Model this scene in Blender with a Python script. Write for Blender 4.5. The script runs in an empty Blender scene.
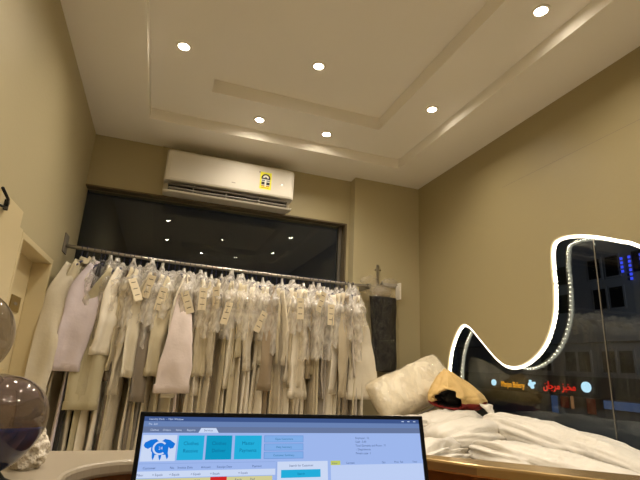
import bpy, bmesh, math, random
from mathutils import Vector, Matrix, noise
scene = bpy.context.scene
COL = scene.collection
PI = math.pi
EYE = 1.4                                   # camera height above the floor

# ------------------------------------------------------------------ camera
cam_data = bpy.data.cameras.new('camera')
cam = bpy.data.objects.new('camera', cam_data)
COL.objects.link(cam)
cam_data.sensor_fit = 'HORIZONTAL'
cam_data.sensor_width = 36.0
cam_data.lens = 453.8 / 640 * 36.0
cam_data.clip_start = 0.02
cam_data.clip_end = 200
yaw, pitch, roll = 0.32292, 0.272595, 0.049633
fwd = Vector((math.sin(yaw) * math.cos(pitch), math.cos(yaw) * math.cos(pitch), math.sin(pitch)))
right = Vector((math.cos(yaw), -math.sin(yaw), 0))
up = right.cross(fwd)
r2 = right * math.cos(roll) + up * math.sin(roll)
u2 = -right * math.sin(roll) + up * math.cos(roll)
cam.matrix_world = Matrix(((r2.x, u2.x, -fwd.x, 0), (r2.y, u2.y, -fwd.y, 0), (r2.z, u2.z, -fwd.z, EYE), (0, 0, 0, 1)))
scene.camera = cam

# ------------------------------------------------------------------ world, exposure, lights
world = bpy.data.worlds.new('night')
scene.world = world
world.use_nodes = True
bg = world.node_tree.nodes['Background']
bg.inputs[0].default_value = (0.10, 0.13, 0.20, 1)
bg.inputs[1].default_value = 0.035
scene.view_settings.view_transform = 'Standard'
scene.view_settings.look = 'None'
scene.view_settings.exposure = 0.0
scene.view_settings.gamma = 1.0
scene.view_settings.use_curve_mapping = False
scene.cycles.transparent_max_bounces = 40
scene.cycles.max_bounces = 10
scene.cycles.diffuse_bounces = 6
scene.cycles.glossy_bounces = 6
scene.cycles.transmission_bounces = 10
LAMP_W = 8.4
LAMP_COL = (1.0, 0.885, 0.74)

# ------------------------------------------------------------------ materials
MATS = {}
def lin(c):
    if isinstance(c, str):
        c = [int(c[i:i + 2], 16) / 255 for i in (0, 2, 4)]
    return tuple((x / 12.92 if x <= .04045 else ((x + .055) / 1.055) ** 2.4) for x in c) + (1,)

def mat(name, col, rough=.6, metal=0, bump=0, bscale=20, var=0, vscale=4, trans=0, ior=1.45, coat=0, sheen=0, stretch=None, spec=None):
    m = bpy.data.materials.new(name); m.use_nodes = True
    nt = m.node_tree; b = nt.nodes['Principled BSDF']
    c = lin(col)
    b.inputs['Base Color'].default_value = c
    b.inputs['Roughness'].default_value = rough
    b.inputs['Metallic'].default_value = metal
    b.inputs['Transmission Weight'].default_value = trans
    b.inputs['IOR'].default_value = ior
    b.inputs['Coat Weight'].default_value = coat
    b.inputs['Sheen Weight'].default_value = sheen
    if spec is not None: b.inputs['Specular IOR Level'].default_value = spec
    tc = nt.nodes.new('ShaderNodeTexCoord')
    def noi(s, det=4):
        n = nt.nodes.new('ShaderNodeTexNoise'); n.inputs['Scale'].default_value = s; n.inputs['Detail'].default_value = det
        if stretch:
            mp = nt.nodes.new('ShaderNodeMapping'); mp.inputs['Scale'].default_value = stretch
            nt.links.new(tc.outputs['Object'], mp.inputs[0]); nt.links.new(mp.outputs[0], n.inputs['Vector'])
        else:
            nt.links.new(tc.outputs['Object'], n.inputs['Vector'])
        return n
    if var:
        n = noi(vscale)
        mx = nt.nodes.new('ShaderNodeMix'); mx.data_type = 'RGBA'
        mx.inputs[6].default_value = tuple(x * (1 - var) for x in c[:3]) + (1,)
        mx.inputs[7].default_value = tuple(min(1, x * (1 + var)) for x in c[:3]) + (1,)
        nt.links.new(n.outputs['Fac'], mx.inputs[0]); nt.links.new(mx.outputs[2], b.inputs['Base Color'])
    if bump:
        n = noi(bscale)
        bp = nt.nodes.new('ShaderNodeBump'); bp.inputs['Strength'].default_value = bump; bp.inputs['Distance'].default_value = .02
        nt.links.new(n.outputs['Fac'], bp.inputs['Height']); nt.links.new(bp.outputs[0], b.inputs['Normal'])
    MATS[name] = m
    return m

def emit(name, col, k=1.0):
    m = bpy.data.materials.new(name); m.use_nodes = True
    nt = m.node_tree; nt.nodes.clear()
    o = nt.nodes.new('ShaderNodeOutputMaterial'); e = nt.nodes.new('ShaderNodeEmission')
    e.inputs[0].default_value = lin(col); e.inputs[1].default_value = k
    nt.links.new(e.outputs[0], o.inputs[0]); MATS[name] = m
    return m

def film(name, tint, opac, rough=.2, gloss=.25, lo=.45, hi=1.6, sc=16):
    """thin crinkled plastic film: mostly see-through, milky and glossy where it folds"""
    m = bpy.data.materials.new(name); m.use_nodes = True
    nt = m.node_tree; nt.nodes.clear()
    N = nt.nodes.new; L = nt.links.new
    o = N('ShaderNodeOutputMaterial'); tr = N('ShaderNodeBsdfTransparent'); tr.inputs[0].default_value = (.97, .96, .94, 1)
    df = N('ShaderNodeBsdfDiffuse'); df.inputs[0].default_value = lin(tint)
    tl = N('ShaderNodeBsdfTranslucent'); tl.inputs[0].default_value = lin(tint)
    gl = N('ShaderNodeBsdfGlossy'); gl.inputs[1].default_value = rough; gl.inputs[0].default_value = (.9, .9, .9, 1)
    a0 = N('ShaderNodeMixShader'); a0.inputs[0].default_value = .5; L(df.outputs[0], a0.inputs[1]); L(tl.outputs[0], a0.inputs[2])
    a1 = N('ShaderNodeMixShader'); a1.inputs[0].default_value = gloss; L(a0.outputs[0], a1.inputs[1]); L(gl.outputs[0], a1.inputs[2])
    tc = N('ShaderNodeTexCoord'); ns = N('ShaderNodeTexNoise'); ns.inputs['Scale'].default_value = sc; ns.inputs['Detail'].default_value = 5
    ns.inputs['Distortion'].default_value = 1.5
    mp = N('ShaderNodeMapping'); mp.inputs['Scale'].default_value = (1, 1, .4); L(tc.outputs['Object'], mp.inputs[0]); L(mp.outputs[0], ns.inputs['Vector'])
    bp = N('ShaderNodeBump'); bp.inputs['Strength'].default_value = .9; bp.inputs['Distance'].default_value = .02
    L(ns.outputs['Fac'], bp.inputs['Height']); L(bp.outputs[0], gl.inputs['Normal']); L(bp.outputs[0], df.inputs['Normal'])
    mr = N('ShaderNodeMapRange'); mr.inputs[1].default_value = .35; mr.inputs[2].default_value = .7
    mr.inputs[3].default_value = opac * lo; mr.inputs[4].default_value = min(1, opac * hi)
    L(ns.outputs['Fac'], mr.inputs[0])
    mx = N('ShaderNodeMixShader'); L(mr.outputs[0], mx.inputs[0]); L(tr.outputs[0], mx.inputs[1]); L(a1.outputs[0], mx.inputs[2])
    L(mx.outputs[0], o.inputs[0]); MATS[name] = m
    return m

def glass(name, col=(1, 1, 1, 1), ior=1.5):
    m = bpy.data.materials.new(name); m.use_nodes = True
    nt = m.node_tree; nt.nodes.clear()
    o = nt.nodes.new('ShaderNodeOutputMaterial'); g = nt.nodes.new('ShaderNodeBsdfGlass')
    g.inputs['Color'].default_value = col; g.inputs['Roughness'].default_value = 0; g.inputs['IOR'].default_value = ior
    nt.links.new(g.outputs[0], o.inputs[0]); MATS[name] = m
    return m

M = MATS
mat('wall_paint', 'b5aa87', .55, bump=.05, bscale=60, var=.03, vscale=1.5)
mat('wall_board', 'a1946e', .5, bump=.03, bscale=60, var=.03, vscale=1.5)
mat('ceiling_paint', 'f0ece4', .7, var=.02, vscale=2)
mat('door_paint', 'd0c199', .4, var=.03, vscale=3)
mat('floor_tile', 'c9c4ba', .3, var=.08, vscale=3)
mat('aluminium', '8f8a80', .35, .8)
mat('chrome', 'd0cec8', .15, 1)
mat('black_metal', '1a1917', .35, .5)
mat('black_plastic', '0a0a0b', .5, spec=.2)
mat('ac_white', 'cdc7b9', .5)
mat('ac_grey', '9a958c', .4)
mat('dark_slot', '0c0b0b', .6)
mat('white_trim', 'eee8dc', .35)
mat('counter_laminate', '9c917e', .32, var=.06, vscale=5)
mat('counter_wood', '7a4c22', .35, var=.22, vscale=6, stretch=(1, 1, 9), coat=.3)
mat('counter_edge', 'b89a68', .25, .75, var=.1, vscale=9)
mat('navy_plastic', '20264c', .4)
mat('rod_steel', '9c988f', .28, .9)
mat('paper_tag', 'dccfb2', .8)
mat('tag_ink', '4a3d30', .8)
mat('bag_white', 'd6d0c4', .42, bump=.5, bscale=9, var=.05, vscale=5, stretch=(1, 2.5, 1))
mat('pillow_cream', 'e2d8c0', .6, bump=.5, bscale=22, var=.06, vscale=5)
mat('piping_grey', '7b7368', .6)
mat('gold_cloth', 'd2b172', .6, bump=.4, bscale=14, var=.1, vscale=6)
mat('red_cloth', '8e2a26', .7, bump=.4, bscale=25, var=.3, vscale=14)
mat('mouth_black', '131214', .8)
mat('lace_white', 'd9cfbd', .85, bump=.9, bscale=60, var=.15, vscale=30)
mat('bronze_plate', '8a7440', .4, .6)
mat('granite', '655943', .6, var=.3, vscale=60, bump=.3, bscale=80)
mat('facade', '55565a', .85, var=.18, vscale=.35)
mat('facade_dark', '202226', .7)
mat('asphalt', '1d1d1f', .8)
mat('clear_smoke', 'a89c90', .03, trans=.88, ior=1.2, coat=.5)
mat('smoked_glass', '7d6f68', .03, trans=.8, ior=1.3, coat=.5)
mat('blue_core', '1a62e8', .08, coat=.8)
film('poly_film', 'faf4e8', .16)
film('poly_dense', 'fefaf2', .60)
film('poly_dark', '3a3732', .05, .12, .93, .1, 2.5, 22)
glass('window_glass', (.90, .93, .92, 1))
emit('lamp_lens', 'fff1d8', 110)
emit('led_tube', 'fff4da', 3.5)
emit('led_chip', 'fff4da', 45)
emit('led_dot_white', 'ffffff', 1.4)

# ------------------------------------------------------------------ mesh helpers
class MB:
    """collects geometry (world z = camera-relative z + EYE unless raw) with material slots"""
    def __init__(s): s.v = []; s.f = []; s.mi = []; s.sm = []; s.slots = []
    def slot(s, m):
        if m not in s.slots: s.slots.append(m)
        return s.slots.index(m)
    def add(s, verts, faces, m, smooth=False):
        b = len(s.v); s.v += [tuple(p) for p in verts]; k = s.slot(m)
        for f in faces:
            s.f.append(tuple(i + b for i in f)); s.mi.append(k); s.sm.append(smooth)
        return s
    def box(s, x0, x1, y0, y1, z0, z1, m, bev=0):
        bm = bmesh.new(); bmesh.ops.create_cube(bm, size=1)
        for v in bm.verts:
            v.co = Vector(((x0 + x1) / 2 + v.co.x * (x1 - x0), (y0 + y1) / 2 + v.co.y * (y1 - y0), (z0 + z1) / 2 + v.co.z * (z1 - z0)))
        if bev: bmesh.ops.bevel(bm, geom=bm.edges[:], offset=bev, segments=3, profile=.5, affect='EDGES')
        s.bm(bm, m, False); return s
    def bm(s, bm, m, smooth=True):
        bm.verts.index_update()
        s.add([v.co for v in bm.verts], [[v.index for v in f.verts] for f in bm.faces], m, smooth); bm.free(); return s
    def loft(s, rings, m, cap=True, smooth=True, closed=True):
        n = len(rings[0]); V = [p for r in rings for p in r]; F = []
        for i in range(len(rings) - 1):
            for j in range(n if closed else n - 1):
                a = i * n + j; b = i * n + (j + 1) % n
                F.append((a, b, b + n, a + n))
        if cap and closed:
            F.append(tuple(reversed(range(n)))); F.append(tuple(range(len(V) - n, len(V))))
        return s.add(V, F, m, smooth)
    def tube(s, pts, r, m, n=8):
        pts = [Vector(p) for p in pts]; rings = []
        for i, p in enumerate(pts):
            t = (pts[min(i + 1, len(pts) - 1)] - pts[max(i - 1, 0)]).normalized()
            a = t.cross(Vector((0, 0, 1)))
            if a.length < 1e-3: a = t.cross(Vector((1, 0, 0)))
            a.normalize(); b = t.cross(a)
            rr = r[i] if isinstance(r, (list, tuple)) else r
            rings.append([p + a * rr * math.cos(2 * PI * k / n) + b * rr * math.sin(2 * PI * k / n) for k in range(n)])
        return s.loft(rings, m)
    def lathe(s, c, prof, m, n=24):
        return s.loft([[(c[0] + r * math.cos(2 * PI * k / n), c[1] + r * math.sin(2 * PI * k / n), c[2] + z) for k in range(n)] for r, z in prof], m)
    def build(s, name, parent=None, xf=None):
        me = bpy.data.meshes.new(name)
        v = s.v if xf is None else [tuple(xf @ Vector(p)) for p in s.v]
        me.from_pydata(v, [], s.f)
        for m in s.slots: me.materials.append(MATS[m])
        for p, k, q in zip(me.polygons, s.mi, s.sm): p.material_index = k; p.use_smooth = q
        b = bmesh.new(); b.from_mesh(me); bmesh.ops.recalc_face_normals(b, faces=b.faces[:]); b.to_mesh(me); b.free()
        o = bpy.data.objects.new(name, me); COL.objects.link(o)
        if parent is not None: o.parent = parent
        return o

def tag(o, label, cat, group=None):
    o['label'] = label; o['category'] = cat
    if group: o['group'] = group
    return o
def thing(name, label, cat, loc=(0, 0, 0), rz=0, group=None):
    o = bpy.data.objects.new(name, None); COL.objects.link(o); o.empty_display_size = .05
    o.location = loc; o.rotation_euler = (0, 0, rz)
    return tag(o, label, cat, group)
def struct(o): o['kind'] = 'structure'; return o
def Z(z): return z + EYE

def text_geo(body, size, align='LEFT', font=None):
    """flat text as (verts, faces) in the XY plane"""
    cu = bpy.data.curves.new('text', 'FONT'); cu.body = body; cu.size = size; cu.align_x = align; cu.resolution_u = 2
    o = bpy.data.objects.new('text', cu); COL.objects.link(o)
    dg = bpy.context.evaluated_depsgraph_get(); dg.update()
    me = bpy.data.meshes.new_from_object(o.evaluated_get(dg))
    V = [tuple(v.co) for v in me.vertices]; F = [tuple(p.vertices) for p in me.polygons]
    bpy.data.objects.remove(o); bpy.data.curves.remove(cu); bpy.data.meshes.remove(me)
    return V, F

def catmull(P, k=6):
    P = [Vector(p) for p in P]; out = []
    for i in range(len(P) - 1):
        a = P[max(i - 1, 0)]; b = P[i]; c = P[i + 1]; d = P[min(i + 2, len(P) - 1)]
        for j in range(k):
            t = j / k
            out.append(.5 * ((2 * b) + (c - a) * t + (2 * a - 5 * b + 4 * c - d) * t * t + (3 * b - a - 3 * c + d) * t ** 3))
    out.append(P[-1]); return out

# ------------------------------------------------------------------ the room
XL, XR, YB, YF = -.689, 2.175, 3.69, -.86
HC = Z(1.70); S1 = HC + .085; S2 = S1 + .10
mb = MB(); mb.box(XL - .3, XR + .3, YF - .1, YB + .3, -.1, 0, 'floor_tile'); struct(mb.build('floor'))

def ring(mb, o, i, z, m):     # flat frame between rectangles o and i = (x0, x1, y0, y1)
    V = [(o[0], o[2], z), (o[1], o[2], z), (o[1], o[3], z), (o[0], o[3], z), (i[0], i[2], z), (i[1], i[2], z), (i[1], i[3], z), (i[0], i[3], z)]
    mb.add(V, [(k, (k + 1) % 4, 4 + (k + 1) % 4, 4 + k) for k in range(4)], m)
def riser(mb, r, z0, z1, m):
    P = [(r[0], r[2]), (r[1], r[2]), (r[1], r[3]), (r[0], r[3])]
    V = [(x, y, z0) for x, y in P] + [(x, y, z1) for x, y in P]
    mb.add(V, [(k, (k + 1) % 4, 4 + (k + 1) % 4, 4 + k) for k in range(4)], m)
RO = (XL - .2, XR + .1, YF - .1, YB + .2)
R1 = (-.28, 1.778, -.40, 3.245)
R2 = (.118, 1.392, .0, 2.85)
mb = MB()
ring(mb, RO, R1, HC, 'ceiling_paint'); riser(mb, R1, HC, S1, 'ceiling_paint'); ring(mb, R1, R2, S1, 'ceiling_paint')
riser(mb, R2, S1, S2, 'ceiling_paint')
mb.add([(R2[0], R2[2], S2), (R2[1], R2[2], S2), (R2[1], R2[3], S2), (R2[0], R2[3], S2)], [(0, 1, 2, 3)], 'ceiling_paint')
riser(mb, RO, HC, S2 + .1, 'ceiling_paint')
mb.add([(RO[0], RO[2], S2 + .1), (RO[1], RO[2], S2 + .1), (RO[1], RO[3], S2 + .1), (RO[0], RO[3], S2 + .1)], [(0, 1, 2, 3)], 'ceiling_paint')
struct(mb.build('ceiling'))

# left wall with a door opening
DY0, DY1, DZ = 2.46, 3.165, Z(.56)
mb = MB()
mb.box(XL - .12, XL, YF, DY0, 0, HC, 'wall_paint'); mb.box(XL - .12, XL, DY1, YB + .12, 0, HC, 'wall_paint')
mb.box(XL - .12, XL, DY0, DY1, DZ, HC, 'wall_paint')
struct(mb.build('wall_left'))
d = bpy.data.objects.new('door_1', None); COL.objects.link(d); d.location = (XL, DY0, 0); struct(d)
def at(parent): return Matrix.Translation(-Vector(parent.location))
mb = MB(); mb.box(XL - .135, XL - .10, DY0 + .02, DY1 - .02, .01, DZ - .02, 'door_paint', .003)
mb.box(XL - .101, XL - .094, DY0 + .12, DY1 - .13, Z(-.1), DZ - .12, 'door_paint', .004)
mb.build('door_leaf', d, at(d))
mb = MB()
for a, b in ((DY0 - .001, DY0 + .03), (DY1 - .03, DY1 + .001)):
    mb.box(XL - .10, XL + .004, a, b, 0, DZ - .028, 'door_paint', .003)
mb.box(XL - .10, XL + .004, DY0 - .001, DY1 + .001, DZ - .03, DZ + .001, 'door_paint', .003)
mb.build('door_frame', d, at(d))
mb = MB(); mb.box(XL - .0945, XL - .088, 2.855, 3.03, Z(.215), Z(.30), 'bronze_plate', .001)
mb.box(XL - .0885, XL - .087, 2.91, 2.975, Z(.25), Z(.265), 'piping_grey')
o = mb.build('door_plate', d, at(d)); o['label'] = 'bronze plate'
mb = MB(); mb.box(XL, XL + .006, 2.375, 2.445, 0, Z(.565), 'door_paint', .002); mb.box(XL, XL + .014, 2.05, 2.365, 0, Z(.632), 'door_paint', .003)
struct(mb.build('trim_1'))

# back wall: above and below the window, recess, pillar
WZ0, WZ1, WX1 = Z(-.30), Z(1.275), 1.487
mb = MB()
mb.box(XL, XR + .1, YB, YB + .20, WZ1, HC, 'wall_paint'); mb.box(XL, XR + .1, YB, YB + .20, 0, WZ0, 'wall_paint')
mb.box(WX1, XR + .1, YB, YB + .20, WZ0, WZ1, 'wall_paint')
struct(mb.build('wall_back'))
mb = MB(); mb.box(1.514, XR + .03, 3.58, YB, 0, HC, 'wall_paint', .004); struct(mb.build('wall_pillar'))
mb = MB(); mb.box(XL, WX1, YB - .004, YB + .075, WZ1 - .012, WZ1, 'granite'); mb.box(WX1 - .014, WX1, YB - .004, YB + .075, WZ0, WZ1 - .012, 'granite')
struct(mb.build('trim_2'))
w = bpy.data.objects.new('window_1', None); COL.objects.link(w); w.location = (XL, YB + .08, WZ0); struct(w)
mb = MB(); mb.box(XL, WX1 - .03, YB + .105, YB + .111, WZ0, WZ1 - .012, 'window_glass'); mb.build('glass_pane', w, at(w))
mb = MB(); mb.box(WX1 - .045, WX1 - .014, YB + .08, YB + .13, WZ0, WZ1 - .012, 'aluminium', .002)
mb.box(XL, WX1 - .045, YB + .08, YB + .13, WZ0, WZ0 + .035, 'aluminium', .002)
mb.build('window_frame', w, at(w))
# behind the glass: a dark lightless yard wall
mb = MB(); mb.box(-4, 3.4, 6.2, 6.3, -1.5, 5, 'facade_dark'); struct(mb.build('wall_yard'))

# right wall: a cream board cut in a wave around the shop window
TOPC = [(.30, Z(-.46)), (.30, Z(-.1)), (.42, Z(.16)), (.65, Z(.12)), (.9, Z(.14)), (1.2, Z(.42)), (1.533, Z(.659)), (1.638, Z(.713)), (1.79, Z(.776)), (1.93, Z(.812)), (2.027, Z(.811)), (2.072, Z(.775)), (2.087, Z(.66)), (2.088, Z(.509)), (2.114, Z(.348)), (2.199, Z(.194)), (2.341, Z(.092)), (2.489, Z(.066)), (2.609, Z(.116)), (2.769, Z(.249)), (2.886, Z(.345)), (2.99, Z(.363)), (3.094, Z(.262)), (3.165, Z(.11)), (3.19, Z(-.1)), (3.19, Z(-.46))]
wave = catmull([(0, y, z) for y, z in TOPC], 6)
bm = bmesh.new()
outer = [bm.verts.new((XR, y, z)) for y, z in ((YF, 0), (3.59, 0), (3.59, HC), (YF, HC))]
inner = [bm.verts.new((XR, p.y, p.z)) for p in wave]
for L in (outer, inner):
    for i in range(len(L)): bm.edges.new((L[i], L[(i + 1) % len(L)]))
bmesh.ops.triangle_fill(bm, use_beauty=True, edges=bm.edges[:])
r = bmesh.ops.extrude_face_region(bm, geom=bm.faces[:])
for e in r['geom']:
    if isinstance(e, bmesh.types.BMVert): e.co.x += .03
mb = MB(); mb.bm(bm, 'wall_board', False); struct(mb.build('wall_right'))
mb = MB(); mb.box(XR - .0004, XR + .001, -.6, 2.45, Z(1.299), Z(1.3005), 'piping_grey'); struct(mb.build('trim_3'))
w = bpy.data.objects.new('window_2', None); COL.objects.link(w); w.location = (XR + .075, 0, Z(-.46)); struct(w)
GX = XR + .075
mb = MB(); mb.box(GX, GX + .008, 1.847, 3.55, Z(-.9), HC, 'window_glass'); mb.build('glass_pane', w, at(w))
mb = MB(); mb.box(GX, GX + .008, YF, 1.839, Z(-.9), HC, 'window_glass'); mb.build('glass_pane', w, at(w))
mb = MB(); mb.box(GX - .001, GX + .009, 1.8395, 1.8465, Z(-.9), HC, 'aluminium', .001); mb.build('pane_joint', w, at(w))
mb = MB(); mb.box(XL, XR + .03, YF - .1, YF, 0, HC, 'wall_paint'); struct(mb.build('wall_front'))
mb = MB(); mb.box(XR + .03, XR + .16, YF, 3.6, 0, Z(-.47), 'wall_paint'); struct(mb.build('wall_sill'))

# light strip along the wavy cut
t = thing('led_strip', 'glowing white light strip following the wavy cut of the right wall', 'light strip', (XR + .02, 2.0, Z(0)))
cen = [Vector((XR + .017, p.y, p.z)) for p in wave[1:-1]]
def inset(c, d):
    out = []
    for i, p in enumerate(c):
        q = c[min(i + 1, len(c) - 1)] - c[max(i - 1, 0)]
        n = Vector((0, q.z, -q.y)).normalized()
        out.append(p + n * d)
    return out
ins = inset(cen, .011)
mb = MB(); mb.tube(ins, .0095, 'led_tube', 8); mb.build('glowing_tube', t, at(t))
mb = MB()
acc = 0; last = ins[0]
for a, b in zip(ins, ins[1:]):
    seg = (b - a).length; n = max(1, int(seg / .02))
    for k in range(n):
        p = a.lerp(b, k / n)
        mb.box(p.x + .009, p.x + .012, p.y - .0035, p.y + .0035, p.z - .0035, p.z + .0035, 'led_chip')
o = mb.build('led_chip', t, at(t)); o['kind'] = 'stuff'

# ------------------------------------------------------------------ ceiling downlights
def downlight(x, y, z, label):
    t = thing('downlight', label, 'ceiling light', (x, y, z), group='recessed ceiling downlights')
    mb = MB(); mb.lathe((0, 0, 0), [(.030, .0), (.031, -.006), (.045, -.005), (.047, 0), (.047, .002), (.030, .002)], 'white_trim', 24)
    mb.build('trim_ring', t)
    mb = MB(); mb.lathe((0, 0, 0), [(.001, -.0035), (.018, -.0035), (.030, -.002), (.030, .0005), (.001, .0005)], 'lamp_lens', 20)
    mb.build('lens', t)
    ld = bpy.data.lights.new('bulb', 'SPOT'); ld.energy = LAMP_W * 4; ld.color = LAMP_COL; ld.shadow_soft_size = .028
    ld.spot_size = math.radians(142); ld.spot_blend = 1.0
    lo = bpy.data.objects.new('bulb', ld); COL.objects.link(lo); lo.parent = t; lo.location = (0, 0, -.014)
side = 'recessed downlight in the %s of the middle ceiling tray, %s'
downlight(-.09, 2.44, S1, 'glowing recessed downlight left of the inner tray, far left of the ceiling')
downlight(-.09, 1.45, S1, 'recessed downlight on the left side of the tray above the camera')
downlight(-.09, .40, S1, 'recessed downlight on the left side of the tray behind the camera')
downlight(1.60, 2.44, S1, 'glowing recessed downlight right of the inner tray, nearer the right wall')
downlight(1.60, 1.45, S1, 'glowing recessed downlight nearest the top right of the photo')
downlight(1.60, .40, S1, 'recessed downlight on the right side of the tray behind the camera')
downlight(.50, 3.08, S1, 'glowing recessed downlight on the far tray edge above the air conditioner')
downlight(1.04, 3.08, S1, 'glowing recessed downlight on the far tray edge right of the air conditioner')
downlight(.50, -.24, S1, 'recessed downlight on the near tray edge, left one behind the camera')
downlight(1.08, -.24, S1, 'recessed downlight on the near tray edge, right one behind the camera')
downlight(.745, 2.43, S2, 'glowing recessed downlight in the middle of the raised inner tray')
downlight(.745, 1.48, S2, 'recessed downlight at the centre of the raised inner tray, above the camera')
downlight(.745, .45, S2, 'recessed downlight in the near part of the raised inner tray')

# ------------------------------------------------------------------ air conditioner
AX0, AX1 = -.128, .905
t = thing('air_conditioner', 'white wall split air conditioner mounted above the dark back window', 'air conditioner', ((AX0 + AX1) / 2, YB, Z(1.2)))
prof = [(YB, 1.602), (3.505, 1.602), (3.482, 1.596), (3.470, 1.578), (3.466, 1.52), (3.466, 1.356), (3.472, 1.342), (3.57, 1.342), (3.57, 1.270), (3.490, 1.266), (3.496, 1.254), (3.52, 1.250), (3.60, 1.258), (YB, 1.275)]
mb = MB()
def xprof(mb, prof, x0, x1, m, taper=.012):
    rings = []
    for x, s in ((x0, taper), (x0 + taper, .3 * taper), (x0 + 3 * taper, 0), (x1 - 3 * taper, 0), (x1 - taper, .3 * taper), (x1, taper)):
        rings.append([(x, min(YB, y + s * (y < YB)), Z(z + (s * .6 if z < 1.3 else -s * .6))) for y, z in prof])
    mb.loft(rings, m, smooth=False)
xprof(mb, prof, AX0, AX1, 'ac_white')
mb.build('casing', t, at(t))
mb = MB(); mb.box(AX0 + .035, AX1 - .035, 3.545, 3.569, Z(1.271), Z(1.341), 'dark_slot'); mb.build('air_outlet', t, at(t))
for k, (y, z, m) in enumerate(((3.505, 1.318, 'piping_grey'), (3.512, 1.290, 'ac_grey'))):
    mb = MB(); mb.box(AX0 + .04, AX1 - .04, y - .012, y + .02, Z(z) - .0025, Z(z) + .0025, m, .001); mb.build('louver', t, at(t))
for x in (.10, .36, .63):
    mb = MB(); mb.box(x - .004, x + .004, 3.51, 3.544, Z(1.271), Z(1.341), 'ac_grey'); mb.build('louver_rib', t, at(t))
# yellow energy sticker
sx, sz, yf = .660, 1.462, 3.4655
mb = MB(); mb.box(sx - .048, sx + .048, yf - .0012, yf, Z(sz - .075), Z(sz + .075), 'sticker_yellow' if mat('sticker_yellow', 'e2e030', .5) else '')
mat('sticker_black', '16181c', .5); mat('sticker_white', 'dcdccf', .5); mat('sticker_orange', 'b98a2a', .5); mat('sticker_grey', '5f6a70', .5)
def fan(mb, cx, cz, r0, r1, a0, a1, y, m, n=16):
    V = []
    for i in range(n + 1):
        a = math.radians(a0 + (a1 - a0) * i / n); V += [(cx + r0 * math.cos(a), y, Z(cz + r0 * math.sin(a))), (cx + r1 * math.cos(a), y, Z(cz + r1 * math.sin(a)))]
    mb.add(V, [(2 * i, 2 * i + 1, 2 * i + 3, 2 * i + 2) for i in range(n)], m)
y1 = yf - .0016; y2 = yf - .0020
mb.box(sx - .036, sx + .036, y1, yf, Z(sz - .052), Z(sz + .022), 'sticker_white'); fan(mb, sx, sz + .022, 0, .037, 0, 180, y1, 'sticker_white')
fan(mb, sx, sz + .022, .026, .038, 0, 180, y2, 'sticker_black'); mb.box(sx - .037, sx + .037, y2, y1, Z(sz + .012), Z(sz + .024), 'sticker_black')
fan(mb, sx, sz + .024, 0, .010, 0, 180, y2, 'sticker_grey', 8)
for x0, x1, z0, z1, m in ((-.034, -.006, -.006, .006, 'sticker_grey'), (.006, .034, -.006, .006, 'sticker_grey'), (-.035, -.008, -.036, -.012, 'sticker_black'), (.006, .035, -.036, -.012, 'sticker_black'), (-.035, -.006, -.052, -.041, 'sticker_orange'), (.004, .035, -.052, -.041, 'sticker_orange'), (-.035, .030, -.066, -.059, 'sticker_orange')):
    mb.box(sx + x0, sx + x1, y2, y1, Z(sz + z0), Z(sz + z1), m)
mb.box(sx - .058, sx - .048, yf - .0012, yf, Z(sz + .066), Z(sz + .074), 'sticker_black')
o = mb.build('energy_label', t, at(t)); o['label'] = 'yellow energy rating label'
mb = MB(); mb.box(.794, .806, yf - .002, yf, Z(1.446), Z(1.458), 'led_dot_white', .001); mb.build('indicator_light', t, at(t))
mb = MB(); mb.box(.385, .415, yf - .001, yf, Z(1.395), Z(1.403), 'ac_grey'); mb.build('badge', t, at(t))

# ------------------------------------------------------------------ clothes rail and hung garments
railpts = catmull([(XL + .004, 3.40, Z(.712)), (-.25, 3.40, Z(.690)), (.25, 3.40, Z(.675)), (.85, 3.40, Z(.668)), (1.45, 3.40, Z(.664)), (1.60, 3.40, Z(.664))], 8)
def railz(x):
    for a, b in zip(railpts, railpts[1:]):
        if a.x <= x <= b.x: return a.z + (b.z - a.z) * (x - a.x) / (b.x - a.x)
    return railpts[-1].z
t = thing('clothes_rail', 'long steel clothes rail in front of the back window, bracketed to the wall', 'clothes rail', (.45, 3.40, Z(.66)))
mb = MB(); mb.tube(railpts, .0125, 'rod_steel', 12); mb.build('rod', t, at(t))
mb = MB(); mb.box(XL, XL + .008, 3.34, 3.46, Z(.66), Z(.79), 'piping_grey', .002); mb.build('bracket', t, at(t))
mb = MB(); mb.box(1.575, 1.60, 3.385, 3.58, Z(.645), Z(.685), 'rod_steel', .003); mb.build('bracket', t, at(t))

def nz(x, y, z): return noise.noise(Vector((x, y, z)))

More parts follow.
